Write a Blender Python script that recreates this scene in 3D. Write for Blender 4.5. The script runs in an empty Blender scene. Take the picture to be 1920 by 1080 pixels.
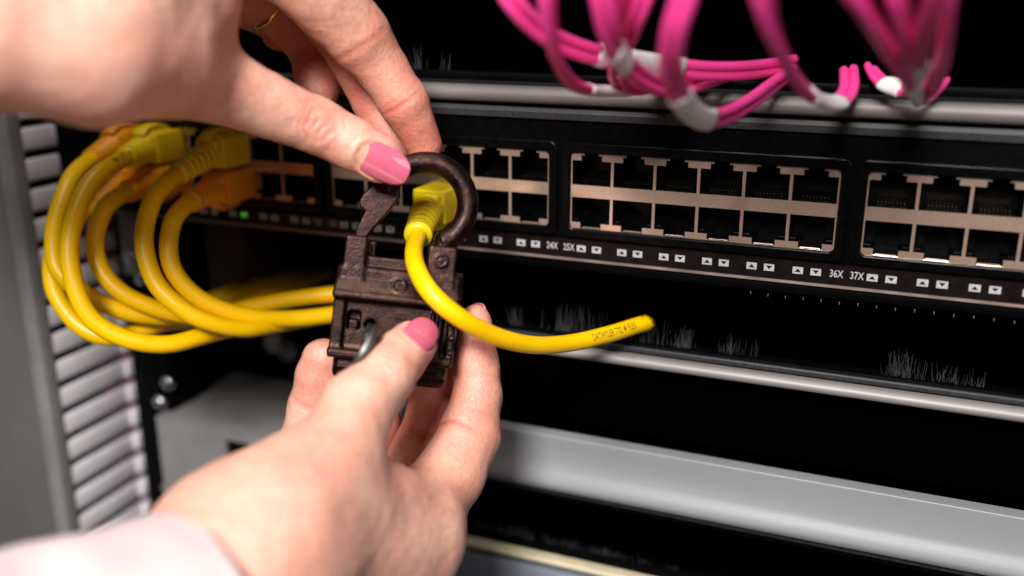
import bpy, bmesh, math, random
import numpy as np
from mathutils import Vector, Matrix, Euler, noise as mnoise

random.seed(7)
rng = np.random.default_rng(7)
SC = bpy.context.scene
COL = SC.collection
MM = 0.001

# ------------------------------------------------------------------ camera
TH, PHI, F = math.radians(22.0), math.radians(17.1), 1811.0
R_ = np.array([math.cos(TH), math.sin(TH), 0.0])
F_ = np.array([-math.sin(TH)*math.cos(PHI), math.cos(TH)*math.cos(PHI), -math.sin(PHI)])
U_ = np.cross(R_, F_)
def ray(px, py): return F_ + R_*(px-960)/F + U_*(540-py)/F
CAM = -ray(1070, 357)*306.0                      # millimetres; the origin is the corner of the third port block
def P0(px, py, Z): return CAM + ray(px, py)*Z     # a point at that depth
def fg(Z): return Z + 15.0*min(1.0, max(0.0, (322.0-Z)/47.0))    # depth of what the hands hold
def P(px, py, Z): return P0(px, py, fg(Z))
def W(px, py, y=0.0):
    d = ray(px, py); return CAM + d*((y-CAM[1])/d[1])

cam_d = bpy.data.cameras.new('camera')
cam = bpy.data.objects.new('camera', cam_d); COL.objects.link(cam)
cam_d.sensor_width = 36.0
cam_d.lens = 36.0*F/1920.0
cam_d.clip_start, cam_d.clip_end = 0.005, 20.0
cam.matrix_world = Matrix([[R_[0], U_[0], -F_[0], CAM[0]*MM], [R_[1], U_[1], -F_[1], CAM[1]*MM], [R_[2], U_[2], -F_[2], CAM[2]*MM], [0, 0, 0, 1]])
cam_d.dof.use_dof = True
cam_d.dof.focus_distance = 0.288
cam_d.dof.aperture_fstop = 4.1
cam_d.dof.aperture_blades = 0
SC.camera = cam

# ------------------------------------------------------------------ world and lamps
w = bpy.data.worlds.new('World'); SC.world = w; w.use_nodes = True
w.node_tree.nodes['Background'].inputs[0].default_value = (0.92, 0.95, 1.0, 1)
w.node_tree.nodes['Background'].inputs[1].default_value = 0.02
def area(name, rel, target, size, power, color, size_y=None):
    """rel: camera-space (right, up, back) in mm from the camera"""
    d = bpy.data.lights.new(name, 'AREA'); d.energy = power; d.color = color
    d.shape = 'RECTANGLE' if size_y else 'DISK'; d.size = size*MM
    if size_y: d.size_y = size_y*MM
    o = bpy.data.objects.new(name, d); COL.objects.link(o)
    p = CAM + R_*rel[0] + U_*rel[1] - F_*rel[2]
    dirv = Vector((np.array(target)-p).tolist())
    o.location = Vector((p*MM).tolist()); o.rotation_euler = dirv.to_track_quat('-Z', 'Y').to_euler()
    return o
area('key_lamp', (-190, 330, 640), P(800, 500, 260), 280, 17.0, (1.0, 0.975, 0.95))
area('top_lamp', (-60, 620, 120), P(760, 480, 260), 300, 2.4, (1.0, 0.97, 0.94))
area('fill_lamp', (420, 60, 480), P(900, 560, 270), 420, .9, (1.0, 0.95, 0.93))
SC.view_settings.view_transform = 'Standard'
SC.view_settings.look = 'None'
SC.view_settings.exposure = 0.0
SC.view_settings.gamma = 1.0
SC.cycles.use_denoising = True
SC.cycles.max_bounces = 8

# ------------------------------------------------------------------ materials
def nt(name):
    m = bpy.data.materials.new(name); m.use_nodes = True
    t = m.node_tree; b = t.nodes['Principled BSDF']
    return m, t, b
def mat(name, col, rough=0.5, metal=0.0, var=0.12, vscale=120.0, bump=0.0, bscale=900.0, rvar=0.1, spec=0.5, coat=0.0, col2=None, sss=0.0, stretch=None):
    m, t, b = nt(name); L = t.links
    tc = t.nodes.new('ShaderNodeTexCoord')
    mp = t.nodes.new('ShaderNodeMapping'); L.new(tc.outputs['Object'], mp.inputs[0])
    if stretch: mp.inputs['Scale'].default_value = stretch
    n = t.nodes.new('ShaderNodeTexNoise'); n.inputs['Scale'].default_value = vscale; n.inputs['Detail'].default_value = 5
    L.new(mp.outputs[0], n.inputs['Vector'])
    mx = t.nodes.new('ShaderNodeMix'); mx.data_type = 'RGBA'
    c = np.array(col)
    c2 = np.array(col2) if col2 else c*(1+var)
    c1 = c if col2 else c*(1-var)
    mx.inputs[6].default_value = (*c1.tolist(), 1); mx.inputs[7].default_value = (*np.clip(c2, 0, 1).tolist(), 1)
    mr = t.nodes.new('ShaderNodeMapRange'); mr.inputs[1].default_value = .32; mr.inputs[2].default_value = .68
    L.new(n.outputs[0], mr.inputs[0]); L.new(mr.outputs[0], mx.inputs[0]); L.new(mx.outputs[2], b.inputs['Base Color'])
    m2 = t.nodes.new('ShaderNodeMapRange'); m2.inputs[3].default_value = max(.02, rough-rvar); m2.inputs[4].default_value = min(1, rough+rvar)
    L.new(n.outputs[0], m2.inputs[0]); L.new(m2.outputs[0], b.inputs['Roughness'])
    b.inputs['Metallic'].default_value = metal
    b.inputs['Specular IOR Level'].default_value = spec
    b.inputs['Coat Weight'].default_value = coat
    if sss:
        b.inputs['Subsurface Weight'].default_value = sss; b.inputs['Subsurface Scale'].default_value = 0.0015
    if bump:
        n2 = t.nodes.new('ShaderNodeTexNoise'); n2.inputs['Scale'].default_value = bscale; n2.inputs['Detail'].default_value = 4
        L.new(mp.outputs[0], n2.inputs['Vector'])
        bp = t.nodes.new('ShaderNodeBump'); bp.inputs['Strength'].default_value = bump; bp.inputs['Distance'].default_value = 0.0004
        L.new(n2.outputs[0], bp.inputs['Height']); L.new(bp.outputs[0], b.inputs['Normal'])
    return m
M = {}
M['yellow'] = mat('yellow_jacket', (0.92, 0.54, 0.0), .36, var=.06, vscale=60, bump=.05, bscale=1500, spec=.4)
M['yellow_plug'] = mat('yellow_plug', (0.86, 0.62, 0.008), .40, var=.05, vscale=90, bump=.05, sss=.08)
M['orange_plug'] = mat('orange_plug', (0.88, 0.34, 0.006), .42, var=.06, vscale=90, bump=.05, sss=.08)
M['ink'] = mat('ink', (0.05, 0.04, 0.01), .6)
M['pink'] = mat('pink_jacket', (0.90, 0.06, 0.32), .34, var=.08, vscale=60, bump=.04, sss=.08)
M['sleeve_white'] = mat('white_sleeve', (0.80, 0.78, 0.77), .45, var=.05)
M['black'] = mat('black_paint', (0.0014, 0.0013, 0.0014), .46, var=.3, vscale=300, bump=.10, bscale=2500, spec=.05)
M['black_gloss'] = mat('black_bezel', (0.0018, 0.0017, 0.0018), .24, var=.3, vscale=400, bump=.04, bscale=2500, spec=.16)
M['black_dull'] = mat('black_rubber', (0.002, 0.002, 0.002), .7, var=.3, spec=.06)
M['dark_rack'] = mat('rack_shade_black', (0.0005, 0.0005, 0.0005), .9, spec=.0)  # near-black colour holds the shade of the rack's depths
M['strip'] = mat('label_strip', (0.007, 0.0045, 0.004), .33, var=.25, vscale=300, bump=.06, bscale=2500, spec=.2)
M['white_ink'] = mat('white_print', (0.40, 0.40, 0.41), .6, var=.15, vscale=1500)
M['tin'] = mat('tin_plate', (0.64, 0.45, 0.35), .15, metal=.66, var=.10, vscale=700, bump=.012, bscale=1400, rvar=.04, stretch=(1, 1, 3))  # warm tint paints in the pinkish reflection of skin and cloth
M['gold'] = mat('gold_contact', (0.20, 0.14, 0.06), .35, metal=1)
M['lip'] = mat('warm_edge', (0.30, 0.22, 0.18), .4, metal=.6, var=.2)  # warm colour stands in for skin mirrored in the metal edge
M['rail'] = mat('satin_rail', (0.27, 0.25, 0.24), .5, metal=.2, var=.08, vscale=200, bump=.05, bscale=1200, stretch=(.06, 1, 1))
M['grey_lid'] = mat('dusty_lid', (0.022, 0.022, 0.024), .5, var=.3, vscale=900, bump=.12, bscale=3000)
M['rail_dull'] = mat('dull_rail', (0.15, 0.135, 0.128), .5, metal=.2, var=.15, vscale=200, bump=.05, bscale=1200, stretch=(.06, 1, 1))
M['alu'] = mat('anodised_aluminium', (0.33, 0.335, 0.35), .41, metal=.28, var=.04, vscale=150, bump=.04, bscale=2500, stretch=(.05, 1, 1))
M['cream'] = mat('cream_strip', (0.58, 0.50, 0.34), .5, var=.08)
M['bluegrey'] = mat('blue_grey_panel', (0.20, 0.22, 0.26), .45, var=.1)
M['bristle'] = mat('bristle_black', (0.0006, 0.0006, 0.0007), .8, spec=.0)
M['bristle_l'] = mat('bristle_grey', (0.085, 0.085, 0.095), .45, var=.5, vscale=400)
M['post'] = mat('grey_post', (0.12, 0.112, 0.11), .5, var=.05, vscale=60, bump=.03)
M['finger_w'] = mat('pale_plastic', (0.70, 0.665, 0.69), .5, var=.06, vscale=100)
M['bracket'] = mat('grey_bracket', (0.22, 0.21, 0.205), .5, var=.12, vscale=80)
M['brown'] = mat('brown_strip', (0.045, 0.028, 0.018), .6, var=.2)
M['steel'] = mat('steel', (0.55, 0.56, 0.6), .22, metal=1, var=.1)
M['led'] = mat('green_led', (0.1, 0.6, 0.05), .4)
lb = M['led'].node_tree.nodes['Principled BSDF']; lb.inputs['Emission Color'].default_value = (0.15, 1, 0.05, 1); lb.inputs['Emission Strength'].default_value = .25
M['polish'] = mat('nail_polish', (0.64, 0.125, 0.205), .2, var=.07, vscale=300, rvar=.04, coat=.9, spec=.5)
M['polish'].node_tree.nodes['Principled BSDF'].inputs['Coat IOR'].default_value = 1.9
M['cloth'] = mat('pink_cloth', (0.62, 0.51, 0.505), .85, var=.05, vscale=90, bump=.35, bscale=1800, spec=.2)
M['key'] = mat('tarnished_key', (0.14, 0.13, 0.125), .42, metal=.9, var=.3, vscale=250, bump=.15)
M['ringgold'] = mat('gold_ring', (0.85, 0.55, 0.16), .2, metal=1)

def skin_mat():
    m, t, b = nt('skin'); L = t.links
    tc = t.nodes.new('ShaderNodeTexCoord')
    at = t.nodes.new('ShaderNodeAttribute'); at.attribute_name = 'flush'  # skin redness plus painted crease shade
    n = t.nodes.new('ShaderNodeTexNoise'); n.inputs['Scale'].default_value = 75; n.inputs['Detail'].default_value = 7; n.inputs['Roughness'].default_value = .6
    L.new(tc.outputs['Object'], n.inputs['Vector'])
    md = t.nodes.new('ShaderNodeMath'); md.operation = 'MULTIPLY_ADD'; md.inputs[1].default_value = 1.3; md.inputs[2].default_value = -.62
    L.new(n.outputs[0], md.inputs[0])
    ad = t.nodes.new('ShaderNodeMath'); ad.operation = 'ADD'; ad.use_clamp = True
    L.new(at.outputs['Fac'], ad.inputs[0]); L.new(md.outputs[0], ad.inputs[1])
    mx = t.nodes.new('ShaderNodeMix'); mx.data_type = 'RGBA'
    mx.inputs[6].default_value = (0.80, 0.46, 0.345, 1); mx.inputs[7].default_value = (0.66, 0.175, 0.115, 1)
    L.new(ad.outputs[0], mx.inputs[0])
    # tiny mottling
    n3 = t.nodes.new('ShaderNodeTexNoise'); n3.inputs['Scale'].default_value = 700; n3.inputs['Detail'].default_value = 4
    L.new(tc.outputs['Object'], n3.inputs['Vector'])
    mr = t.nodes.new('ShaderNodeMapRange'); mr.inputs[1].default_value = .3; mr.inputs[2].default_value = .7; mr.inputs[3].default_value = .88; mr.inputs[4].default_value = 1.07
    L.new(n3.outputs[0], mr.inputs[0])
    mm = t.nodes.new('ShaderNodeMix'); mm.data_type = 'RGBA'; mm.blend_type = 'MULTIPLY'; mm.inputs[0].default_value = 1
    L.new(mx.outputs[2], mm.inputs[6]); L.new(mr.outputs[0], mm.inputs[7])
    L.new(mm.outputs[2], b.inputs['Base Color'])
    b.inputs['Roughness'].default_value = .5
    b.inputs['Specular IOR Level'].default_value = .8
    b.inputs['Subsurface Weight'].default_value = .22
    b.inputs['Subsurface Radius'].default_value = (1.0, .35, .2)
    b.inputs['Subsurface Scale'].default_value = 0.0022
    v = t.nodes.new('ShaderNodeTexVoronoi'); v.inputs['Scale'].default_value = 1500; v.feature = 'DISTANCE_TO_EDGE'
    wn = t.nodes.new('ShaderNodeTexNoise'); wn.inputs['Scale'].default_value = 900
    L.new(tc.outputs['Object'], wn.inputs['Vector'])
    L.new(tc.outputs['Object'], v.inputs['Vector'])
    a2 = t.nodes.new('ShaderNodeMath'); a2.operation = 'ADD'; L.new(v.outputs['Distance'], a2.inputs[0]); L.new(wn.outputs[0], a2.inputs[1])
    bp = t.nodes.new('ShaderNodeBump'); bp.inputs['Strength'].default_value = .5; bp.inputs['Distance'].default_value = 0.00032
    L.new(a2.outputs[0], bp.inputs['Height'])
    w2 = t.nodes.new('ShaderNodeTexNoise'); w2.inputs['Scale'].default_value = 330; w2.inputs['Detail'].default_value = 5; w2.inputs['Distortion'].default_value = 1.2
    L.new(tc.outputs['Object'], w2.inputs['Vector'])
    bq = t.nodes.new('ShaderNodeBump'); bq.inputs['Strength'].default_value = .22; bq.inputs['Distance'].default_value = 0.0007
    L.new(w2.outputs[0], bq.inputs['Height']); L.new(bp.outputs[0], bq.inputs['Normal']); L.new(bq.outputs[0], b.inputs['Normal'])
    return m
M['skin'] = skin_mat()

def iron_mat():
    m, t, b = nt('dark_cast_iron'); L = t.links
    tc = t.nodes.new('ShaderNodeTexCoord')
    n = t.nodes.new('ShaderNodeTexNoise'); n.inputs['Scale'].default_value = 260; n.inputs['Detail'].default_value = 8; n.inputs['Roughness'].default_value = .65
    L.new(tc.outputs['Object'], n.inputs['Vector'])
    n2 = t.nodes.new('ShaderNodeTexNoise'); n2.inputs['Scale'].default_value = 2600; n2.inputs['Detail'].default_value = 4
    L.new(tc.outputs['Object'], n2.inputs['Vector'])
    cr = t.nodes.new('ShaderNodeValToRGB'); e = cr.color_ramp.elements
    e[0].position = .38; e[0].color = (0.010, 0.0044, 0.0036, 1); e[1].position = .64; e[1].color = (0.042, 0.0170, 0.0125, 1)
    L.new(n.outputs[0], cr.inputs[0])
    # dust specks and settled dust (attribute: up-facing ledges hold dust)
    at = t.nodes.new('ShaderNodeAttribute'); at.attribute_name = 'flush'
    g = t.nodes.new('ShaderNodeMapRange'); g.inputs[1].default_value = .60; g.inputs[2].default_value = .72
    L.new(n2.outputs[0], g.inputs[0])
    mul = t.nodes.new('ShaderNodeMath'); mul.operation = 'MULTIPLY_ADD'; mul.inputs[1].default_value = .35
    L.new(g.outputs[0], mul.inputs[0])
    mn = t.nodes.new('ShaderNodeMath'); mn.operation = 'MULTIPLY'; L.new(at.outputs['Fac'], mn.inputs[0]); L.new(n.outputs[0], mn.inputs[1])
    L.new(mn.outputs[0], mul.inputs[2])
    mul.use_clamp = True
    mx = t.nodes.new('ShaderNodeMix'); mx.data_type = 'RGBA'; mx.inputs[7].default_value = (0.16, 0.09, 0.057, 1)
    L.new(mul.outputs[0], mx.inputs[0]); L.new(cr.outputs[0], mx.inputs[6]); L.new(mx.outputs[2], b.inputs['Base Color'])
    mr = t.nodes.new('ShaderNodeMapRange'); mr.inputs[3].default_value = .2; mr.inputs[4].default_value = .5
    L.new(n.outputs[0], mr.inputs[0]); L.new(mr.outputs[0], b.inputs['Roughness'])
    b.inputs['Coat Weight'].default_value = .08; b.inputs['Coat Roughness'].default_value = .22; b.inputs['Metallic'].default_value = .82; b.inputs['Specular IOR Level'].default_value = .5
    bp = t.nodes.new('ShaderNodeBump'); bp.inputs['Strength'].default_value = .7; bp.inputs['Distance'].default_value = 0.00022
    L.new(n2.outputs[0], bp.inputs['Height'])
    bp2 = t.nodes.new('ShaderNodeBump'); bp2.inputs['Strength'].default_value = .1; bp2.inputs['Distance'].default_value = 0.0006
    L.new(n.outputs[0], bp2.inputs['Height']); L.new(bp.outputs[0], bp2.inputs['Normal']); L.new(bp2.outputs[0], b.inputs['Normal'])
    return m
M['iron'] = iron_mat()

# ------------------------------------------------------------------ object helpers
def thing(name, label, cat, loc=(0, 0, 0), group=None):
    o = bpy.data.objects.new(name, None); COL.objects.link(o); o.empty_display_size = .01
    o.location = Vector([c*MM for c in loc]); o['label'] = label; o['category'] = cat
    if group: o['group'] = group
    return o
def tag(o, label, cat, group=None):
    o['label'] = label; o['category'] = cat
    if group: o['group'] = group
    return o
def gloc(o):
    v = Vector((0, 0, 0))
    while o: v = v + o.location; o = o.parent
    return v
def link(name, me, m, parent=None, smooth=True, at=(0, 0, 0), label=None):
    o = bpy.data.objects.new(name, me); COL.objects.link(o)
    if m and not len(me.materials):
        for k in (m if isinstance(m, (list, tuple)) else [m]): me.materials.append(k)
    if smooth: me.polygons.foreach_set('use_smooth', np.ones(len(me.polygons), bool))
    a = Vector([c*MM for c in at])
    if parent is not None:
        o.parent = parent; o.location = a - gloc(parent)
    else: o.location = a
    if label: o['label'] = label
    return o
def mesh(name, v, f, mi=None):
    me = bpy.data.meshes.new(name)
    v = np.asarray(v, float)*MM
    me.from_pydata(v.tolist(), [], [list(map(int, q)) for q in f])
    if mi is not None: me.polygons.foreach_set('material_index', np.asarray(mi, np.int32))
    me.update(); return me
def merge(parts):
    v, f, n = [], [], 0
    for a, b in parts:
        a = np.asarray(a); v.append(a); f += [[i+n for i in q] for q in b]; n += len(a)
    return np.concatenate(v), f
def rbox(x0, x1, y0, y1, z0, z1, bev=.4, seg=2):
    """bevelled box -> verts, faces (mm)"""
    bm = bmesh.new(); bmesh.ops.create_cube(bm, size=1)
    for q in bm.verts: q.co = Vector(((x0+x1)/2+q.co.x*(x1-x0), (y0+y1)/2+q.co.y*(y1-y0), (z0+z1)/2+q.co.z*(z1-z0)))
    if bev: bmesh.ops.bevel(bm, geom=bm.edges[:], offset=bev, segments=seg, profile=.5, affect='EDGES')
    bm.verts.ensure_lookup_table()
    v = [q.co[:] for q in bm.verts]; f = [[q.index for q in p.verts] for p in bm.faces]
    bm.free(); return np.array(v), f
def frame_xf(v, o, ex, ey, ez): return np.asarray(o)+v[:, :1]*ex+v[:, 1:2]*ey+v[:, 2:3]*ez
def spline(pts, n=12):
    p = np.array(pts, float); p = np.vstack([2*p[0]-p[1], p, 2*p[-1]-p[-2]]); out = []
    for i in range(1, len(p)-2):
        for t in np.linspace(0, 1, n, endpoint=False):
            a, b, c, d = p[i-1], p[i], p[i+1], p[i+2]
            out.append(.5*((2*b)+(c-a)*t+(2*a-5*b+4*c-d)*t*t+(3*b-a-3*c+d)*t**3))
    out.append(p[-2]); out = np.array(out)
    for _ in range(3): out[1:-1] = .25*out[:-2]+.5*out[1:-1]+.25*out[2:]
    s = np.concatenate([[0], np.cumsum(np.linalg.norm(np.diff(out, axis=0), axis=1))])
    return out, s
def frames(p):
    t = np.gradient(p, axis=0); t /= np.linalg.norm(t, axis=1)[:, None]
    a = np.array([0, 0, 1.0]) if abs(t[0][2]) < .9 else np.array([1.0, 0, 0])
    n = np.cross(t[0], a); n /= np.linalg.norm(n); N = [n]
    for i in range(1, len(p)):
        n = N[-1]-t[i]*np.dot(N[-1], t[i]); N.append(n/np.linalg.norm(n))
    N = np.array(N); return t, N, np.cross(t, N)
def tube(p, r, seg=20, cap=True):
    p = np.asarray(p); r = np.full(len(p), r) if np.isscalar(r) else np.asarray(r)
    t, n, b = frames(p); a = np.linspace(0, 2*math.pi, seg, endpoint=False)
    v = (p[:, None, :]+r[:, None, None]*(np.cos(a)[None, :, None]*n[:, None, :]+np.sin(a)[None, :, None]*b[:, None, :])).reshape(-1, 3)
    f = []
    for i in range(len(p)-1):
        for k in range(seg):
            k2 = (k+1) % seg; f.append([i*seg+k, i*seg+k2, (i+1)*seg+k2, (i+1)*seg+k])
    if cap: f.append(list(range(seg))[::-1]); f.append([(len(p)-1)*seg+k for k in range(seg)])
    return v, f
def resample(p, s, s0, s1, n):
    q = np.linspace(s0, s1, n); return np.stack([np.interp(q, s, p[:, k]) for k in range(3)], 1)
def extrude_x(prof, x0, x1, nx=2):
    """closed profile [(y,z)..] along x"""
    prof = np.array(prof); n = len(prof); v = []; f = []
    xs = np.linspace(x0, x1, nx)
    for x in xs: v += [(x, a, b) for a, b in prof]
    for j in range(nx-1):
        for k in range(n):
            k2 = (k+1) % n; f.append([j*n+k, (j+1)*n+k, (j+1)*n+k2, j*n+k2])
    f.append(list(range(n))); f.append([(nx-1)*n+k for k in range(n)][::-1])
    return np.array(v), f
def fix(me):
    bm = bmesh.new(); bm.from_mesh(me); bmesh.ops.recalc_face_normals(bm, faces=bm.faces[:]); bm.to_mesh(me); bm.free(); return me
def auto(o, deg=35):
    me = o.data
    me.polygons.foreach_set('use_smooth', np.ones(len(me.polygons), bool))
    bm = bmesh.new(); bm.from_mesh(me)
    for e in bm.edges: e.smooth = not (len(e.link_faces) == 2 and e.calc_face_angle(0) > math.radians(deg))
    bm.to_mesh(me); bm.free(); return o
DG = lambda: bpy.context.evaluated_depsgraph_get()
def plate(name, loops, depth, bev=.12):
    """2D outline with holes (x,z) -> extruded mesh lying in the xz plane, front at y=0 going back to y=depth"""
    cu = bpy.data.curves.new(name, 'CURVE'); cu.dimensions = '2D'; cu.fill_mode = 'BOTH'
    cu.extrude = max(0, (depth/2-bev))*MM; cu.bevel_depth = bev*MM; cu.bevel_resolution = 1; cu.offset = -bev*MM
    for lp in loops:
        s = cu.splines.new('POLY'); s.points.add(len(lp)-1); s.use_cyclic_u = True
        for q, (x, z) in zip(s.points, lp): q.co = (x*MM, z*MM, 0, 1)
    o = bpy.data.objects.new(name, cu); COL.objects.link(o)
    me = bpy.data.meshes.new_from_object(o.evaluated_get(DG()))
    bpy.data.objects.remove(o); bpy.data.curves.remove(cu)
    me.transform(Matrix([[1, 0, 0, 0], [0, 0, -1, depth/2*MM], [0, 1, 0, 0], [0, 0, 0, 1]]))
    me.name = name; return me
def rrect(x0, x1, z0, z1, r, n=6):
    o = []
    for cx, cz, a0 in ((x1-r, z1-r, 0), (x0+r, z1-r, 90), (x0+r, z0+r, 180), (x1-r, z0+r, 270)):
        for k in range(n+1):
            a = math.radians(a0+90*k/n); o.append((cx+r*math.cos(a), cz+r*math.sin(a)))
    return o
def text_verts(s, size, bold=.02, cuts=0):
    cu = bpy.data.curves.new('t', 'FONT'); cu.body = s; cu.size = 1.0; cu.align_x = 'CENTER'; cu.align_y = 'CENTER'; cu.offset = bold
    cu.resolution_u = 3
    o = bpy.data.objects.new('t', cu); COL.objects.link(o)
    me = bpy.data.meshes.new_from_object(o.evaluated_get(DG())); bpy.data.objects.remove(o)
    if cuts:
        bm = bmesh.new(); bm.from_mesh(me); bmesh.ops.triangulate(bm, faces=bm.faces[:])
        bmesh.ops.subdivide_edges(bm, edges=bm.edges[:], cuts=cuts, use_grid_fill=True); bm.to_mesh(me); bm.free()
    v = np.array([q.co[:] for q in me.vertices])*size; f = [list(q.vertices) for q in me.polygons]
    bpy.data.meshes.remove(me); return v, f

# ------------------------------------------------------------------ signed-distance modelling (hands, padlock)
def surface_nets(D, org, h):
    nx, ny, nz = D.shape; S = D < 0
    cnt = np.zeros((nx-1, ny-1, nz-1), np.uint8)
    for i in (0, 1):
        for j in (0, 1):
            for k in (0, 1): cnt += S[i:nx-1+i, j:ny-1+j, k:nz-1+k]
    act = np.argwhere((cnt > 0) & (cnt < 8)); idx = np.full(cnt.shape, -1, np.int64); idx[tuple(act.T)] = np.arange(len(act))
    acc = np.zeros((len(act), 3)); n = np.zeros(len(act))
    cs = [np.array(c) for c in np.ndindex(2, 2, 2)]
    for a in cs:
        for ax in range(3):
            if a[ax]: continue
            b = a.copy(); b[ax] = 1
            da = D[tuple((act+a).T)]; db = D[tuple((act+b).T)]
            m = (da < 0) != (db < 0); t = np.where(m, da/np.where(m, da-db, 1), 0)
            p = a+np.outer(t, b-a); acc[m] += p[m]; n[m] += 1
    v = (act+acc/n[:, None])*h+org
    F_all = []
    for ax in range(3):
        u, w_ = (ax+1) % 3, (ax+2) % 3
        sl0 = [slice(None)]*3; sl1 = [slice(None)]*3; sl0[ax] = slice(0, -1); sl1[ax] = slice(1, None)
        ch = S[tuple(sl0)] != S[tuple(sl1)]; e = np.argwhere(ch)
        ok = (e[:, u] > 0) & (e[:, w_] > 0) & (e[:, u] < D.shape[u]-1) & (e[:, w_] < D.shape[w_]-1); e = e[ok]
        flip = S[tuple(e.T)]
        q = []
        for du, dw in ((-1, -1), (0, -1), (0, 0), (-1, 0)):
            c = e.copy(); c[:, u] += du; c[:, w_] += dw; q.append(idx[tuple(c.T)])
        q = np.stack(q, 1); q[~flip] = q[~flip][:, ::-1]; F_all.append(q)
    return v, np.concatenate(F_all)
def smooth_mesh(v, f, it=3, lam=.5):
    e = np.concatenate([f[:, [0, 1]], f[:, [1, 2]], f[:, [2, 3]], f[:, [3, 0]]])
    a = np.concatenate([e[:, 0], e[:, 1]]); b = np.concatenate([e[:, 1], e[:, 0]])
    deg = np.bincount(a, minlength=len(v)).astype(float)
    for i in range(it*2):
        s = np.stack([np.bincount(a, v[b, k], minlength=len(v)) for k in range(3)], 1)/deg[:, None]
        v = v+(lam if i % 2 == 0 else -lam*.96)*(s-v)
    return v
def smin(a, b, k):
    h = np.clip(.5+.5*(b-a)/k, 0, 1); return b*(1-h)+a*h-k*h*(1-h)
def smax(a, b, k): return -smin(-a, -b, k)
def cone(X, a, b, ra, rb):
    ba = b-a; l2 = ba@ba; rr = ra-rb; a2 = l2-rr*rr; il = 1/l2
    pa = X-a; y = pa@ba; z = y-l2
    q = pa*l2-y[..., None]*ba; x2 = (q*q).sum(-1)
    y2 = y*y*l2; z2 = z*z*l2; k = np.sign(rr)*rr*rr*x2
    r1 = np.sqrt(np.maximum(x2+z2, 0))*il-rb; r2 = np.sqrt(np.maximum(x2+y2, 0))*il-ra
    r3 = (np.sqrt(np.maximum(x2*a2*il, 0))+y*rr)*il-ra
    return np.where(np.sign(z)*a2*z2 > k, r1, np.where(np.sign(y)*a2*y2 < k, r2, r3))
class Field:
    def __init__(s, lo, hi, h):
        s.lo = np.array(lo, float); s.h = h; s.n = np.ceil((np.array(hi)-s.lo)/h).astype(int)+1
        s.ax = [s.lo[i]+np.arange(s.n[i])*h for i in range(3)]
    def new(s): return np.full(s.n, 60.0, np.float32)
    def sub(s, lo, hi):
        i0 = np.clip(np.floor((lo-s.lo)/s.h).astype(int), 0, s.n); i1 = np.clip(np.ceil((hi-s.lo)/s.h).astype(int)+1, 0, s.n)
        sl = tuple(slice(a, b) for a, b in zip(i0, i1))
        X = np.stack(np.meshgrid(*[s.ax[i][sl[i]] for i in range(3)], indexing='ij'), -1); return sl, X
    def add(s, D, a, b, ra, rb, k, pad=11):
        R = max(ra, rb)+pad; sl, X = s.sub(np.minimum(a, b)-R, np.maximum(a, b)+R)
        if X.size == 0: return
        d = cone(X, a, b, ra, rb); D[sl] = smin(D[sl], d, k) if k else np.minimum(D[sl], d)
def J(px, py, Z, rpx): return (P(px, py, Z), rpx*fg(Z)/F)
def build_hand(lo, hi, h, palm, fingers, kp=9.0):
    A = np.array([q[0] for c in palm for q in c]+[q[0] for c in fingers for q in c]); rr = max([q[1] for c in palm for q in c])
    lo_ = np.maximum(A.min(0)-rr-4, lo); hi_ = np.minimum(A.max(0)+rr+4, hi)
    fd = Field(lo_, hi_, h); D = fd.new()
    for c in palm:
        for (a, ra), (b, rb) in zip(c[:-1], c[1:]): fd.add(D, a, b, ra, rb, kp, 16)
    T = D.copy()
    for ch in fingers:
        G = fd.new()
        for (a, ra), (b, rb) in zip(ch[:-1], ch[1:]): fd.add(G, a, b, ra, rb, 1.6)
        T = np.minimum(T, smin(D, G, 5.0))
    v, f = surface_nets(T, fd.lo, h)
    return smooth_mesh(v, f, 3), f
def vnormals(v, f):
    n = np.cross(v[f[:, 2]]-v[f[:, 0]], v[f[:, 3]]-v[f[:, 1]]); N = np.zeros_like(v)
    for k in range(4):
        for c in range(3): N[:, c] += np.bincount(f[:, k], n[:, c], minlength=len(v))
    return N/np.maximum(np.linalg.norm(N, axis=1), 1e-9)[:, None]
def set_flush(me, val):
    a = me.attributes.new('flush', 'FLOAT', 'POINT'); a.data.foreach_set('value', np.clip(val, 0, 1).astype(np.float32))

# ================================================================== LARGE STRUCTURE
o = link('backdrop', mesh('backdrop', *rbox(-700, 900, 320, 330, -600, 500, 1)), M['dark_rack']); o['kind'] = 'structure'; o['label'] = 'black unlit interior of the rack'

# ---- switch -------------------------------------------------------
BX = [-176.0, -88.0, 0.0, 88.0]; PITCH = 13.45; BW = 6*PITCH
sw = thing('network_switch', 'black network switch with rows of empty ports and printed port numbers', 'network switch', (0, 0, -22))
loops = [rrect(-230, 215, -15.6, 21.6, .5)]+[rrect(x-.2, x+BW+.2, -12.3, 12.4, 1.2) for x in BX]
auto(link('faceplate', plate('faceplate', loops, 1.6), M['black'], sw, at=(0, .5, 0)))
prof = [(0.6, -15.8), (-.2, -16.2), (-.2, -21.6), (.4, -22.0), (2, -22.0), (2, -15.8)]
auto(link('label_strip', fix(mesh('label_strip', *extrude_x(prof, -230, 215))), M['strip'], sw))
auto(link('bottom_edge', fix(mesh('bottom_edge', *extrude_x([(0, -22.1), (-.1, -22.9), (.5, -23.2), (3, -23.2), (3, -22.1)], -230, 215))), M['lip'], sw))
auto(link('chassis', mesh('chassis', *rbox(-229, 214, 13.5, 240, -22, 21.4, .6)), M['black_dull'], sw))
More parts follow.
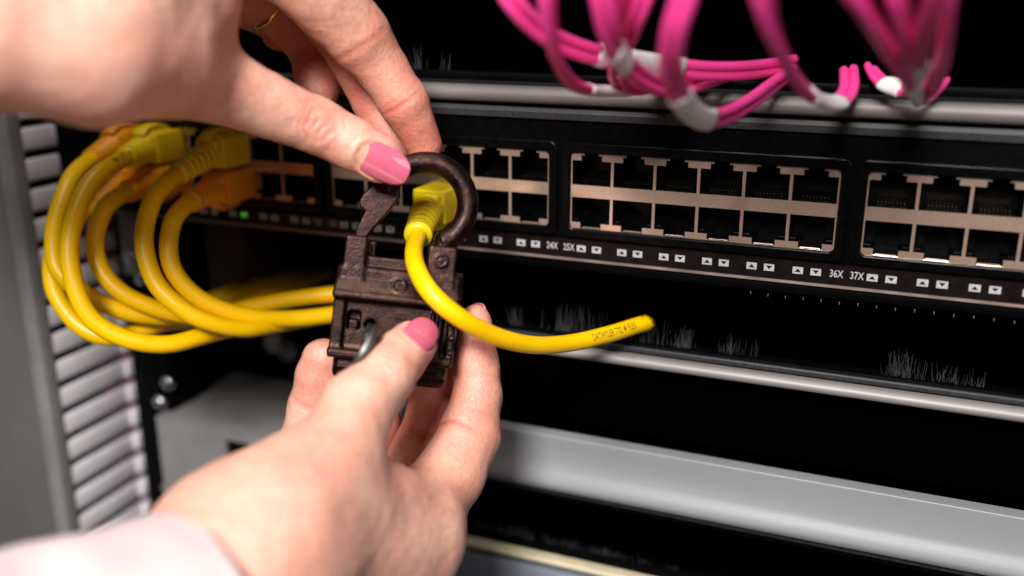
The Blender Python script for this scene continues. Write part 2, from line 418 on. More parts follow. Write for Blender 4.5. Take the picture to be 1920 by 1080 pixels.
auto(link('lid', fix(mesh('lid', *extrude_x([(.2, 21.8), (-.9, 22.2), (-1.1, 24.2), (-.4, 25.4), (6, 25.6), (200, 25.6), (200, 21.8)], -230, 215))), M['grey_lid'], sw))

def port_shape(x, up):
    c = x+PITCH/2; hw = PITCH/2-.47
    if up: return [(c-hw, 2.0), (c+hw, 2.0), (c+hw, 9.7), (c+3.35, 9.7), (c+3.35, 11.35), (c+2.2, 11.35), (c+2.2, 12.28), (c-2.2, 12.28), (c-2.2, 11.35), (c-3.35, 11.35), (c-3.35, 9.7), (c-hw, 9.7)]
    return [(c-hw, -2.0), (c-hw, -10.1), (c-3.35, -10.1), (c-3.35, -12.1), (c+3.35, -12.1), (c+3.35, -10.1), (c+hw, -10.1), (c+hw, -2.0)]
def port_mesh(up):
    """socket recess: walls, back, latch step and eight contacts; origin at the socket's centre"""
    lp = np.array(port_shape(-PITCH/2, up)); lp[:, 1] -= (6 if up else -6)
    c0 = lp.mean(0)*[0, 1]; lp = (lp-c0)*1.015+c0
    n = len(lp); v = [(x, .35, z) for x, z in lp]+[(x, 12.5, z) for x, z in lp]; f = []
    for k in range(n): f.append([k, (k+1) % n, n+(k+1) % n, n+k])
    f.append(list(range(n, 2*n))); parts = [(np.array(v, float), f)]; mi = [0]*len(f)
    s = 1 if up else -1
    for k in range(8):
        x = (k-3.5)*1.02; z = -3.4*s
        q = rbox(x-.18, x+.18, 5.2, 11.5, z-.15, z+.15, 0); parts.append(q); mi += [1]*len(q[1])
    q = rbox(-4.6, 4.6, 4.2, 12, -4.05*s-.3, -4.05*s+.3, .1, 1); parts.append(q); mi += [0]*len(q[1])
    if not up:
        q = rbox(-2.9, 2.9, .9, 1.5, -6.0, -5.7, .08, 1); parts.append(q); mi += [2]*len(q[1])
        for sx in (-1, 1):
            q = rbox(sx*5.2-1.0, sx*5.2+1.0, 1.4, 3.0, -3.9, -3.2, .15, 1); parts.append(q); mi += [0]*len(q[1])
    v, f = merge(parts); me = mesh('port', v, f, mi)
    for k in ('black_gloss', 'gold', 'tin'): me.materials.append(M[k])
    return me
pm = {True: port_mesh(True), False: port_mesh(False)}
for bx in BX:
    lp = [rrect(bx, bx+BW, -12.1, 12.3, 1.3)]
    for i in range(6):
        lp += [port_shape(bx+i*PITCH, True), port_shape(bx+i*PITCH, False)]
    blk = auto(link('port_block', plate('port_block', lp, .5, .09), M['tin'], sw, at=(0, 0, 0)))
    bz = plate('bezel', [rrect(bx-3.0, bx+BW+3.0, -15.0, 15.4, 2.6), rrect(bx-.05, bx+BW+.05, -12.05, 12.1, 1.5)], 2.0, .45)
    auto(link('bezel', bz, M['black_gloss'], sw, at=(0, -1.0, 0)), 50)
    for i in range(6):
        for up in (True, False):
            link('port', pm[up], None, blk, smooth=False, at=(bx+(i+.5)*PITCH, 0, 6 if up else -6))
def marker(up):
    sq = plate('port_marker', [[(-1.5, -1.05), (1.5, -1.05), (1.5, 1.05), (-1.5, 1.05)], [(-.95, -.55), (.95, -.55), (0, .55)] if up else [(-.95, .55), (0, -.55), (.95, .55)]], .06, .0)
    return sq
mk = {True: marker(True), False: marker(False)}
for k in mk.values(): k.materials.append(M['white_ink'])
for bi, bx in enumerate(BX):
    for i in range(6):
        for up, dx in ((True, 4.1), (False, 9.2)):
            link('port_marker', mk[up], None, sw, smooth=False, at=(bx+i*PITCH+dx-.1, -.262, -18.6))
for s, x in (('13X', -88.9), ('12X', -94.9), ('24X', -5.9), ('25X', -.2), ('36X', 82.1), ('37X', 87.8), ('48X', 170.5)):
    v, f = text_verts(s, 3.1, .014); v = np.stack([v[:, 0]*.72, np.zeros(len(v)), v[:, 1]], 1)
    link('port_number', mesh('port_number', v, f), M['white_ink'], sw, smooth=False, at=(x, -.232, -18.6))
for lx, ly in ((456, 403),):
    lp_ = W(lx, ly, -1.2); link('status_light', mesh('status_light', *rbox(-.8, .8, -.6, 1.4, -.55, .55, .25)), M['led'], sw, at=(lp_[0], -1.0, lp_[2]))

# ---- brush panels ----------------------------------------------------
def strands(n, x0, x1, y, zb, zt, lean, wd, lo=.4, cl=None):
    v, f = [], []
    for _ in range(n):
        x = (random.choice(cl)+random.gauss(0, 1.3)) if cl else random.uniform(x0, x1)
        L = (zt-zb)*random.uniform(lo, 1.0); a = random.gauss(0, lean); by = y+random.uniform(-1, 1)
        dy = random.gauss(0, .12)*abs(L); w_ = wd*random.uniform(.7, 1.2); p0 = np.array([x, by, zb]); p1 = p0+np.array([a*abs(L), dy, L]); pm_ = (p0+p1)/2+np.array([random.gauss(0, .25), 0, 0])
        b = len(v)
        for p, s in ((p0, 1), (pm_, .9), (p1, .45)):
            for k in range(3): v.append(p+w_*s*np.array([math.cos(k*2.094+.5), math.sin(k*2.094+.5), 0]))
        for i in range(2):
            for k in range(3): f.append([b+i*3+k, b+i*3+(k+1) % 3, b+i*3+3+(k+1) % 3, b+i*3+3+k])
    return np.array(v), f
def brush_panel(label, z0, zl, zh, x0, x1, clusters, rail_mat, rail_prof, ymid=6.0, dense=2000, tip=None):
    t = thing('brush_panel', label, 'brush panel', (0, 0, z0))
    auto(link('rail', fix(mesh('rail', *extrude_x(rail_prof, x0, x1))), rail_mat, t))
    auto(link('channel', mesh('channel', *rbox(x0, x1, 2.2, 9.5, zl-2.5, zl+.2, .5)), M['black'], t))
    auto(link('upper_channel', mesh('upper_channel', *rbox(x0, x1, 1.0, 9.5, zh-1.0, zh+2.4, .5)), M['black'], t))
    link('dark_sheet', mesh('dark_sheet', *rbox(x0, x1, 11.5, 12.5, zl-2, zh+2, .2)), M['dark_rack'], t)  # added black sheet, hides the lit lid behind the bristles
    b = strands(dense, x0, x1, ymid+1.5, zl, zh-1.5, .04, .14, .85)
    if tip is not None: b = merge([b, strands(220, tip-7, tip+7, ymid+.3, zl, zh-1.5, .05, .15, .8)])
    o = link('bristles', mesh('bristles', *b), M['bristle'], t); o['kind'] = 'stuff'
    if clusters:
        b = merge([strands(c[3], 0, 0, ymid-1.5, zl, zl+c[2], .13, .055, .25, [random.uniform(c[0], c[1]) for _ in range(max(3, c[3]//6))]) for c in clusters])
        o = link('worn_bristles', mesh('worn_bristles', *b), M['bristle_l'], t); o['kind'] = 'stuff'; o['label'] = 'pale frayed bristles'
    return t
def bar_prof(y, z0, z1, d, n=8):
    c = (z0+z1)/2; h = (z1-z0)/2
    return [(y-d*math.cos(a)*1.0, c+h*math.sin(a)) for a in np.linspace(-math.pi/2, math.pi/2, n*2)]+[(y+3, z1), (y+3, z0)]
bp_mid = brush_panel('black brush panel below the switch with pale frayed bristles and a thin satin rail', -57, -49.5, -25.5, -75, 215,
    [(-12, 10, 10, 70), (20, 33, 9, 36), (33, 60, 7, 80), (97, 107, 8.5, 56), (111, 125, 6, 44), (-26, -15, 8, 26)], M['rail'], bar_prof(0, -56.4, -52.6, 2.2), tip=W(1220, 604, 6)[0])
link('lip', mesh('lip', *rbox(-75, 215, .4, 2.0, -51.8, -49.9, .4)), M['grey_lid'], bp_mid)
for i in range(15): link('staple', mesh('staple', *rbox(-.09, .09, -.2, .2, -.5, .4, .04, 1)), M['lip'], bp_mid, at=(58+i*5.15, .8, -27.4-.1*(i % 3)))
bp_top = brush_panel('black brush panel above the switch with a broad satin rail and pink cables in front', 26, 35.5, 62, -230, 215,
    [(-56, -53, 9, 14), (-46, -45, 6, 6)], M['rail_dull'], bar_prof(0, 26.6, 31.8, 2.6), dense=5000)
bp_low = brush_panel('lowest brush panel, seen beneath the wide silver panel, with a cream rail', -137, -131, -110, -75, 215,
    [(-36, -10, 5, 120), (-10, 20, 4, 110), (20, 40, 3, 30)], M['cream'], bar_prof(0, -137.2, -134.6, 1.5), ymid=5)
bl = thing('blank_panel', 'blue grey blank panel at the bottom edge under the cream rail', 'panel', (0, 0, -180))
link('cover', mesh('cover', *rbox(-75, 215, -1, 6, -182, -139.5, 1.0)), M['bluegrey'], bl)
# ---- wide silver panel
sp = thing('silver_panel', 'wide curved silver aluminium panel across the lower right', 'panel', (0, 0, -106))
pr = [(0, -85.2), (-1.75, -85.3), (-2.0, -85.7), (-2.0, -88), (-2.05, -91), (-2.3, -94), (-2.85, -96.8), (-3.6, -98.8), (-4.25, -100.4), (-4.7, -101.8), (-4.8, -103.2), (-4.0, -104.8), (-2.6, -105.8), (0, -106.2), (3, -106.2), (3, -85.2)]
# refine the curved face
pr2, _ = spline([(a, b, 0) for a, b in pr[:14]], 5); pr = [(a, b) for a, b in pr2[:, :2]]+pr[14:]
auto(link('cover', fix(mesh('cover', *extrude_x([(a+1.6, b-.9) for a, b in pr], -64, 215, 2))), M['alu'], sp), 40)
auto(link('seam', fix(mesh('seam', *extrude_x([(1.8, -107.4), (-.8, -107.6), (-.6, -108.3), (1.8, -108.4)], -64, 215))), M['grey_lid'], sp))
link('dark_front', mesh('dark_front', *rbox(-64, 215, 8, 10, -128, -108, .3)), M['dark_rack'], sp)  # black slab standing in for the dark under the panel
db = thing('gap_filler', 'recessed black device front standing for the dark gap between thin rail and silver panel', 'filler', (0, 0, -84))  # added black block, paints the dark gap
link('front', mesh('front', *rbox(-64, 215, 9, 60, -84.8, -58, .6)), M['dark_rack'], db)

# ---- left rack side ------------------------------------------------------
XP = -215.5
cm = thing('cable_manager', 'grey vertical cable manager post with pale slotted fingers', 'cable manager', (XP, -20, -200))
link('post', mesh('post', *rbox(XP-90, XP, -20, -16, -320, 160, 1.6, 3)), M['post'], cm)
link('post_edge', mesh('post_edge', *rbox(XP-6, XP+1.2, -22.2, -15, -320, 160, 1.2, 3)), M['bracket'], cm)
for i in range(24):
    z = 42-i*11.9
    lp = rbox(XP-1.2, XP+1.0, -16, 27, z-4.5, z+4.1, .9, 2)
    q = rbox(XP-1.6, XP+3.2, 20, 29, z-4.0, z+3.7, 1.2, 2)
    link('finger', mesh('finger', *merge([lp, q])), M['finger_w'], cm)
link('inner_wall', mesh('inner_wall', *rbox(XP-34, XP-32, -14, 90, -320, 160, .3)), M['black_dull'], cm)
rp = thing('rack_post', 'black rack post with bright bolts behind the yellow cable loops', 'rack post', (-182, 30, -200))
link('post', mesh('post', *rbox(-204, -184, 14, 40, -320, 160, 1.2)), M['black_dull'], rp)
link('inner_strip', mesh('inner_strip', *rbox(-168, -150, 26, 60, -80, -24, .8)), M['brown'], rp)
link('pale_strip', mesh('pale_strip', *rbox(-198, -190, 10, 13.8, -52, -26, .8)), M['bracket'], rp)
def bolt(px, py, y, r):
    c = W(px, py, y); p = [c+np.array([0, d, 0]) for d in (0, -1.2, -2.4, -3.0)]
    link('bolt', mesh('bolt', *tube(p, [r*1.25, r*1.25, r, r*.55], 14)), M['steel'], rp)
for px, py in ((318, 716), (303, 752), (333, 888), (318, 913), (245, 478), (268, 520)): bolt(px, py, 12, 2.6)
for px, py, y in ((520, 640, 40), (545, 655, 50)):
    c = W(px, py, y); link('nut', mesh('nut', *tube([c, c+np.array([0, -4, 0])], 4.5, 6)), M['bracket'], rp)
bk = thing('metal_bracket', 'grey sheet metal bracket behind the lower hand', 'bracket', (-150, 10, -130))
a = W(345, 790, 8); b = W(345, 930, 8)
z1 = a[2]; x0 = W(300, 850, 8)[0]
auto(link('front_plate', plate('front_plate', [[(x0, z1-.2), (x0+110, z1-.2), (x0+110, z1-70), (x0, z1-70)], rrect(x0+36, x0+48, z1-16, z1-5, 1)], 2.0, .4), M['bracket'], bk, at=(0, 8, 0)))
auto(link('shelf', mesh('shelf', *rbox(x0, x0+110, 10.2, 62, z1-2.4, z1, .8)), M['bracket'], bk))
auto(link('hole_disc', mesh('hole_disc', *tube([(x0+62, 34, z1-1), (x0+62, 34, z1+.15)], 4.2, 20)), M['black_dull'], bk))  # solid black disc painted as the dark of a hole
auto(link('hole_back', mesh('hole_back', *rbox(x0+34, x0+50, 11, 12, z1-18, z1-3.5, .2)), M['black_dull'], bk))  # black backing puts the shade into the plate's hole

# ================================================================== CABLES
CR = 2.95
def px_path(pts): return [P0(*q) for q in pts]
def patch_cable(label, group, pts, plug=None, boot_len=20, pmat='yellow_plug', up=True, jm='yellow', r=CR, text=None, cat='cable', rb=.75):
    """pts: 3D points; plug=(X,z) socket the plug sits in"""
    t = thing('patch_cable', label, cat, tuple(pts[0]), group)
    if plug:
        X, z = plug; s = 1 if up else -1
        full = [np.array([X, 2.0, z]), np.array([X, -6.0, z]), np.array([X, -13.0, z])]+list(pts)
    else: full = list(pts)
    p, sl = spline(full, 14)
    if plug:
        i0 = np.searchsorted(sl, 14.0); b0, b1 = 13.0, 13.0+boot_len
        body = merge([rbox(-5.85, 5.85, -13.5, 6, -5.6, 5.5, .8, 3), rbox(-4.8, 4.8, -16.0, -12, -4.9, 4.8, 1.4, 3), rbox(-2.9, 2.9, -12.5, -2.5, 4.4*s-.8, 6.3*s if s > 0 else 3.4*s+.8, .35, 2) if s > 0 else rbox(-2.9, 2.9, -12.5, -2.5, -6.3, -3.6, .35, 2)])
        pl = auto(link('plug', mesh('plug', *body), M[pmat], t, at=(X, 0, z)), 50)
        hood = [(X, -16.5, z+s*4.8), (X, -13, z+s*7.2), (X, -8, z+s*7.6), (X, -3, z+s*6.2)]
        hp, hs = spline(hood, 6); hv, hf = tube(hp, 1.0, 10)
        hv[:, 0] = X+(hv[:, 0]-X)*2.9
        link('latch', mesh('latch', hv, hf), M[pmat], t)
        bpth = resample(p, sl, b0, b1, 64); q = np.linspace(0, 1, 64)
        rr = 5.2-(5.2-r-rb)*np.clip(q*1.25, 0, 1)+.24*np.tanh(4*np.sin(q*2*math.pi*8))*(q < .93)*(q > .12)
        rr[q > .95] = r+rb+.1
        link('boot', mesh('boot', *tube(bpth, rr, 28)), M[pmat], t)
        c0 = b1-2
    else: c0 = 0
    n = max(24, int((sl[-1]-c0)/1.2)); q = resample(p, sl, c0, sl[-1], n)
    jk = link('jacket', mesh('jacket', *tube(q, r, 24)), M[jm], t)
    if text:
        s_, size, frac0, ang, k = text      # string, size, start as arc length from the end, angle towards camera
        v, f = text_verts(s_, size, .004, 3); v[:, 0] = (v[:, 0]-v[:, 0].min())
        k = k/v[:, 0].max()
        sq = np.concatenate([[0], np.cumsum(np.linalg.norm(np.diff(q, axis=0), axis=1))])
        tt, nn, bb = frames(q)
        if not np.isscalar(frac0): frac0 = sq[np.argmin(np.linalg.norm(q-frac0, axis=1))]
        ss = np.clip(frac0+v[:, 0]*k, 0, sq[-1])
        out = []
        for sv, hv in zip(ss, v[:, 1]):
            c = np.array([np.interp(sv, sq, q[:, j]) for j in range(3)]); i = min(len(q)-1, np.searchsorted(sq, sv))
            tg = tt[i]; tov = CAM-c; tov -= tg*(tov@tg); tov /= np.linalg.norm(tov)
            up_ = np.cross(tov, tg); up_ /= np.linalg.norm(up_); up_ = up_ if up_@U_ > 0 else -up_
            a_ = hv/r+ang; out.append(c+(r+.035)*(math.cos(a_)*tov+math.sin(a_)*up_))
        o_ = link('print', mesh('print', out, f), M['ink'], t)
    return t
GY = 'yellow patch cables looping out of the left ports'
patch_cable('yellow cable from the upper yellow plug nearest the padlock, with ribbed boot', GY,
    px_path([(310, 345, 318), (279, 395, 312), (270, 460, 309), (292, 530, 309), (340, 578, 310), (395, 605, 314), (460, 616, 322), (530, 606, 334), (610, 592, 345), (690, 580, 352)]), plug=(-128.5, 6.2), boot_len=21)
patch_cable('yellow cable from the lower orange plug beside the green light, innermost loop', GY,
    px_path([(340, 392, 320), (318, 440, 315), (322, 500, 314), (360, 550, 316), (415, 580, 320), (480, 595, 326), (545, 598, 332), (625, 590, 338), (720, 575, 346)]), plug=(-127.5, -6.2), boot_len=20, pmat='orange_plug', up=False)
patch_cable('yellow cable with dark print near its boot, largest bright loop lying in front', GY,
    px_path([(206, 312, 322), (165, 350, 314), (140, 410, 308), (130, 470, 306), (140, 535, 306), (165, 590, 307), (205, 622, 309), (262, 642, 312), (320, 645, 317), (380, 630, 324), (450, 612, 336), (520, 600, 345)]), plug=(-157.5, 6.2), boot_len=19, text=('ER 7702 4P', 3.0, 1.5, .25, 13))
patch_cable('yellow cable from the second lower orange plug, middle loop between its neighbours', GY,
    px_path([(212, 375, 327), (186, 415, 322), (178, 465, 320), (196, 515, 320), (235, 553, 321), (290, 578, 324), (345, 592, 329), (420, 602, 340), (500, 596, 350)]), plug=(-157.0, -6.2), boot_len=19, pmat='orange_plug', up=False)
patch_cable('yellow cable from the upper orange plug nearest the slotted fingers', GY,
    px_path([(150, 315, 335), (122, 360, 327), (102, 430, 322), (104, 490, 320), (120, 520, 320), (155, 548, 321), (205, 575, 323), (270, 592, 328), (350, 596, 337), (430, 592, 350)]), plug=(-171.5, 6.2), boot_len=17, pmat='orange_plug')
patch_cable('yellow outermost cable hanging lowest on the left of the bundle', GY,
    px_path([(172, 392, 345), (128, 420, 338), (102, 470, 332), (97, 520, 329), (112, 565, 328), (148, 610, 328), (195, 632, 329), (250, 625, 333), (310, 606, 340), (390, 600, 352)]), plug=(-171, -6.2), boot_len=18, pmat='orange_plug', up=False)
patch_cable('yellow cable end running level behind the padlock, above its neighbours', GY,
    px_path([(400, 592, 352), (470, 575, 350), (540, 562, 349), (620, 552, 348), (720, 545, 350)]))
for k, (dx, dy) in enumerate(((0, 0), (28, -3), (62, -8), (95, -6))):
    patch_cable('faint yellow cable running back into the dark rack behind the loops', 'yellow cables receding into the dark behind the loops',
        px_path([(330+dx, 585+dy, 372+k*2), (400+dx, 560+dy, 388), (450+dx, 540+dy, 405), (490+dx, 525+dy, 430), (520+dx, 515+dy, 460)]))
pth = [(783, 443, 276), (776, 478, 262), (786, 515, 250.5), (814, 556, 245.5), (865, 598, 247), (930, 631, 256), (1000, 647, 267), (1070, 643, 280), (1140, 627, 294), (1192, 611, 306), (1211, 606, 311.5), (1224, 603, 319)]
patch_cable('yellow cable passing through the padlock shackle, plugged into the middle ports with printed jacket', None,
    [P(*q) for q in pth], plug=(-43.6, -6.2), boot_len=25, up=False, rb=1.55, r=2.65, text=('DATWYLER 7702 4P FLEX', 3.2, P(1108, 634, 286), .05, 19))

GP = 'pink cables hanging over the upper rail'
def pink(label, pts, sl=None, r=2.4):
    near = lambda q: (q[0], q[1], q[2]-max(0, 250-q[2])*.9)
    pts = [near(q) for q in pts]; sl = [(near(a), near(b)) for a, b in (sl or [])]
    p = px_path(pts)
    if pts[0][1] < 0:                                    # the lead goes on upwards above the frame
        d0 = (p[0]-p[1])/np.linalg.norm(p[0]-p[1])
        p = [p[0]+d0*95+np.array([0, 14, 60]), p[0]+d0*60+np.array([0, 4, 20]), p[0]+d0*28]+p
    t = thing('patch_cable', label, 'cable', tuple(p[0]), GP)
    q, s = spline(p, 12)
    while q[-1][1] > 8.6 and len(q) > 20: q, s = q[:-1], s[:-1]
    while pts[0][1] > 0 and q[0][1] > 8.6 and len(q) > 20: q, s = q[1:], s[1:]-s[1]
    tt, nn, bb = frames(q); fl_ = np.cross(tt, -F_); fl_ /= np.linalg.norm(fl_, axis=1)[:, None]; dp_ = np.cross(tt, fl_)
    th_ = random.uniform(-.5, .5)+random.choice((-1, 1))*s/s[-1]*random.uniform(.5, 1.3)
    off = fl_*np.cos(th_)[:, None]+dp_*np.sin(th_)[:, None]; rs = r*.56
    link('jacket', mesh('jacket', *merge([tube(q+off*rs*.97, rs, 14), tube(q-off*rs*.97, rs, 14)])), M['pink'], t)
    def sheath(a0, a1):
        c = resample(q, s, a0, a1, 16); o_ = resample(off, s, a0, a1, 16); t2 = np.gradient(c, axis=0); t2 /= np.linalg.norm(t2, axis=1)[:, None]
        k_ = np.cross(t2, o_); k_ /= np.linalg.norm(k_, axis=1)[:, None]; an = np.linspace(0, 2*math.pi, 22, endpoint=False)
        v = (c[:, None]+(2*rs+.28)*np.cos(an)[None, :, None]*o_[:, None]+(rs+.3)*np.sin(an)[None, :, None]*k_[:, None]).reshape(-1, 3)
        f = [[i*22+k, i*22+(k+1) % 22, (i+1)*22+(k+1) % 22, (i+1)*22+k] for i in range(15) for k in range(22)]
        return v, f+[list(range(22))[::-1], [15*22+k for k in range(22)]]
    for (i0, i1) in (sl or []):
        a0, a1 = s[np.argmin(np.linalg.norm(q-P0(*i0), axis=1))], s[np.argmin(np.linalg.norm(q-P0(*i1), axis=1))]
        link('sleeve', mesh('sleeve', *sheath(a0, a1)), M['sleeve_white'], t)
pink('pink cable crossing left to right with a long white sleeve above the rail',
     [(925, -60, 232), (965, 8, 234), (1010, 55, 238), (1060, 84, 242), (1120, 103, 246), (1185, 115, 250), (1255, 125, 254), (1320, 133, 258), (1400, 132, 264), (1480, 121, 276), (1540, 106, 290), (1590, 96, 310)], [((1118, 103, 246), (1140, 107, 247)), ((1178, 114, 250), (1282, 128, 256))])
pink('pink cable hanging at the left with a short white sleeve on the rail',
     [(1022, -60, 222), (1026, 0, 224), (1033, 60, 228), (1046, 115, 234), (1072, 155, 242), (1108, 170, 249), (1150, 171, 256), (1195, 168, 263), (1225, 150, 272), (1245, 128, 284), (1255, 105, 300)], [((1100, 169, 247), (1180, 170, 260))])
pink('pink cable sweeping from the upper left knot towards the right over the rail',
     [(1120, -60, 222), (1130, 0, 224), (1142, 60, 228), (1158, 100, 233), (1190, 135, 240), (1230, 160, 248), (1275, 164, 256), (1320, 150, 266), (1370, 135, 280)], [((1150, 88, 232), (1180, 124, 237))])
pink('pink cable bending down behind the knot with a white band',
     [(1185, -60, 230), (1172, 0, 232), (1158, 60, 237), (1150, 110, 244), (1152, 150, 252), (1175, 152, 260), (1215, 145, 268), (1270, 140, 280)], [((1160, 152, 255), (1185, 150, 262))], r=1.9)
pink('thin pink cable dropping straight through the middle of the upper left knot',
     [(1150, -60, 224), (1152, 0, 227), (1160, 60, 232), (1170, 105, 240), (1168, 150, 250), (1190, 168, 258), (1230, 160, 268), (1262, 140, 284)], None, r=1.9)
pink('pink cable slanting in from the right into the knot',
     [(1225, -60, 228), (1205, 5, 231), (1183, 60, 236), (1176, 105, 244), (1200, 140, 254), (1250, 152, 262), (1300, 147, 272), (1340, 130, 290)], [((1250, 152, 262), (1318, 141, 279))], r=2.0)
pink('pink cable with the lowest loop, its white sleeve hanging below the rail',
     [(1300, -60, 214), (1282, 0, 216), (1264, 60, 219), (1258, 120, 224), (1268, 165, 230), (1290, 202, 236), (1322, 224, 242), (1362, 217, 248), (1405, 193, 255), (1445, 163, 264), (1480, 138, 276), (1510, 115, 295)], [((1275, 180, 232), (1332, 226, 244))])
pink('broad pink cable right of the lowest loop with a white sleeve before it turns up',
     [(1422, -60, 212), (1432, 0, 214), (1446, 55, 218), (1470, 110, 225), (1500, 158, 234), (1535, 187, 242), (1570, 192, 249), (1590, 170, 257), (1592, 140, 267), (1588, 110, 285)], [((1515, 173, 238), (1574, 191, 250))])
CL = 'pink cables crowded into the right hand knot'
for pts, sl, lab in (
    ([(1590, -60, 212), (1615, 0, 215), (1645, 55, 221), (1680, 110, 229), (1705, 150, 240), (1715, 175, 250)], [((1712, 165, 246), (1716, 178, 250))], 'pink cable slanting down from the left into the right hand knot'),
    ([(1672, -60, 210), (1684, 0, 213), (1694, 60, 219), (1703, 115, 228), (1712, 160, 238), (1722, 185, 250)], [((1710, 150, 236), (1721, 184, 248))], 'pink cable hanging straight in the middle of the right hand knot'),
    ([(1770, -60, 208), (1755, 0, 212), (1735, 60, 218), (1722, 110, 227), (1715, 150, 236), (1705, 170, 246)], [((1719, 122, 230), (1714, 152, 238))], 'pink cable leaning left through the right hand knot with pale sleeve'),
    ([(1790, -60, 214), (1782, 0, 217), (1774, 60, 223), (1766, 115, 231), (1748, 160, 241), (1725, 180, 250)], None, 'pink cable on the right side of the right hand knot'),
    ([(1560, -60, 208), (1600, 0, 212), (1640, 60, 219), (1678, 120, 228), (1708, 160, 239), (1716, 180, 248)], [((1706, 152, 236), (1716, 180, 248))], 'pink cable second from the left in the right hand knot, ending in a pale sleeve'),
    ([(1618, 95, 290), (1632, 125, 270), (1652, 152, 260), (1685, 165, 254), (1715, 172, 250)], [((1656, 154, 259), (1690, 166, 253))], 'thin pink tail rising left out of the right hand knot'),
    ([(1795, 95, 290), (1780, 128, 272), (1765, 152, 262), (1745, 175, 254), (1725, 185, 250)], None, 'thin pink tail rising right out of the right hand knot')):
    pink(lab, pts, sl, r=2.1 if 'tail' not in lab else 1.9)
for k in range(3):
    p = [(XP-20+k*6, 30+k*6, z) for z in (160, 60, -40, -140, -320)]
    t = thing('patch_cable', 'magenta cable running upright behind the slotted fingers', 'cable', p[0], 'magenta cables behind the slotted fingers')
    q, s = spline(p, 8); link('jacket', mesh('jacket', *tube(q, 3.0, 12)), M['pink'], t)

# ================================================================== PADLOCK
TL = math.radians(6.3); K = 7.0; ZL = 259.0
ex = math.cos(TL)*R_-math.sin(TL)*U_; ey = math.sin(TL)*R_+math.cos(TL)*U_; ez = -F_
yaw = math.radians(6); ex, ez = math.cos(yaw)*ex+math.sin(yaw)*ez*-1, math.cos(yaw)*ez+math.sin(yaw)*ex
OL = P(742, 600, ZL)
LS = fg(ZL)/ZL
def LW(v): return frame_xf(np.asarray(v, float)*LS, OL, ex, ey, ez)
def sbox(X, x0, x1, y0, y1, z0, z1, r=.6, slope=None):
    c = np.array([(x0+x1)/2, (y0+y1)/2, (z0+z1)/2]); h = np.array([(x1-x0)/2, (y1-y0)/2, (z1-z0)/2])-r
    q = np.abs(X-c)-h; return np.linalg.norm(np.maximum(q, 0), axis=-1)+np.minimum(q.max(-1), 0)-r
def cyl(X, c, r, z0, z1, rd=.3):
    d = np.hypot(X[..., 0]-c[0], X[..., 1]-c[1])-(r-rd); z = np.maximum(z0-X[..., 2], X[..., 2]-z1)+rd
    q = np.stack([d, z], -1); return np.linalg.norm(np.maximum(q, 0), axis=-1)+np.minimum(q.max(-1), 0)-rd
h = .3
fd = Field((-19.5, -19.5, -18.5), (19.5, 24, 4), h); _, X = fd.sub(fd.lo, fd.lo+(fd.n-1)*h)
D = sbox(X, -16.2, 16.0, -11.0, 13.3, -16, -2.2, .9)                       # main block
D = smin(D, sbox(X, -12, 12, 6, 16.4, -15, -2.0, .5), .8)                  # between the sockets
D = np.minimum(D, sbox(X, -16.9, 16.4, 5.0, 13.4, -15.5, -.6, 1.2))          # upper block
D = smin(D, sbox(X, -15.6, -9.7, 6, 21.4, -9, -.4, .7), .9)                 # left socket
D = smin(D, sbox(X, -10.6, -7.6, 8, 20.6, -14.5, -7.2, .4), .6)               # socket's rear cheek
D = smin(D, sbox(X, 6.6, 14.6, 6, 21.2, -12, -.4, .8), .9)                # right socket
D = smin(D, sbox(X, 13.0, 17.2, 7, 14.4, -12, -2.0, 1.0), .6)
ridge = sbox(X, -17.2, 16.2, 4.4, 6.2, -12, 2.2, .6)
for q in range(5): D = smin(D, sbox(X, -17.0+q*.05, 16.3-q*.05, 5, 6.6+q*.75, -12, 1.7-q*.5, .5), .9)
D = smin(D, ridge, .7)  # the protruding ledge
D = smin(D, sbox(X, -16.9, -13.7, -10.5, 5, -12, .1, .5), .6)              # left border
D = smin(D, sbox(X, 14.1, 16.2, -10.5, 5, -14, .3, .5), .5)                # right border
D = smin(D, sbox(X, 11.4, 12.6, -9.5, 3.4, -12, .1, .4), .4)                # upright bars
D = smin(D, sbox(X, 9.4, 10.3, -9.5, 3.0, -12, -.5, .3), .4)
D = smin(D, sbox(X, -17.1, 16.0, -11.5, -9.3, -13, 1.2, .6), 1.4)          # bottom flange
base = sbox(X, -15.6, 15.4, -17.6, -10, -14.5, -2.0, 2.2); D = smin(D, base, .5)
D = smin(D, sbox(X, -14.5, 14.8, -14.6, -13.4, -14.9, -1.6, .5), .5)
D = smax(D, -sbox(X, -12.9, -9.4, -3.9, 1.2, -6, 4, .9), .4)                # square pocket
D = np.minimum(D, sbox(X, -12.6, -9.8, -3.9, -1.0, -6.5, -2.4, .7))          # lump inside it
D = smax(D, -cyl(X, (-6.6, -2.2), 1.5, -9, 4, .2), .3); D = smax(D, -sbox(X, -7.2, -6.0, -5.4, -2, -9, 4, .3), .3)   # keyhole
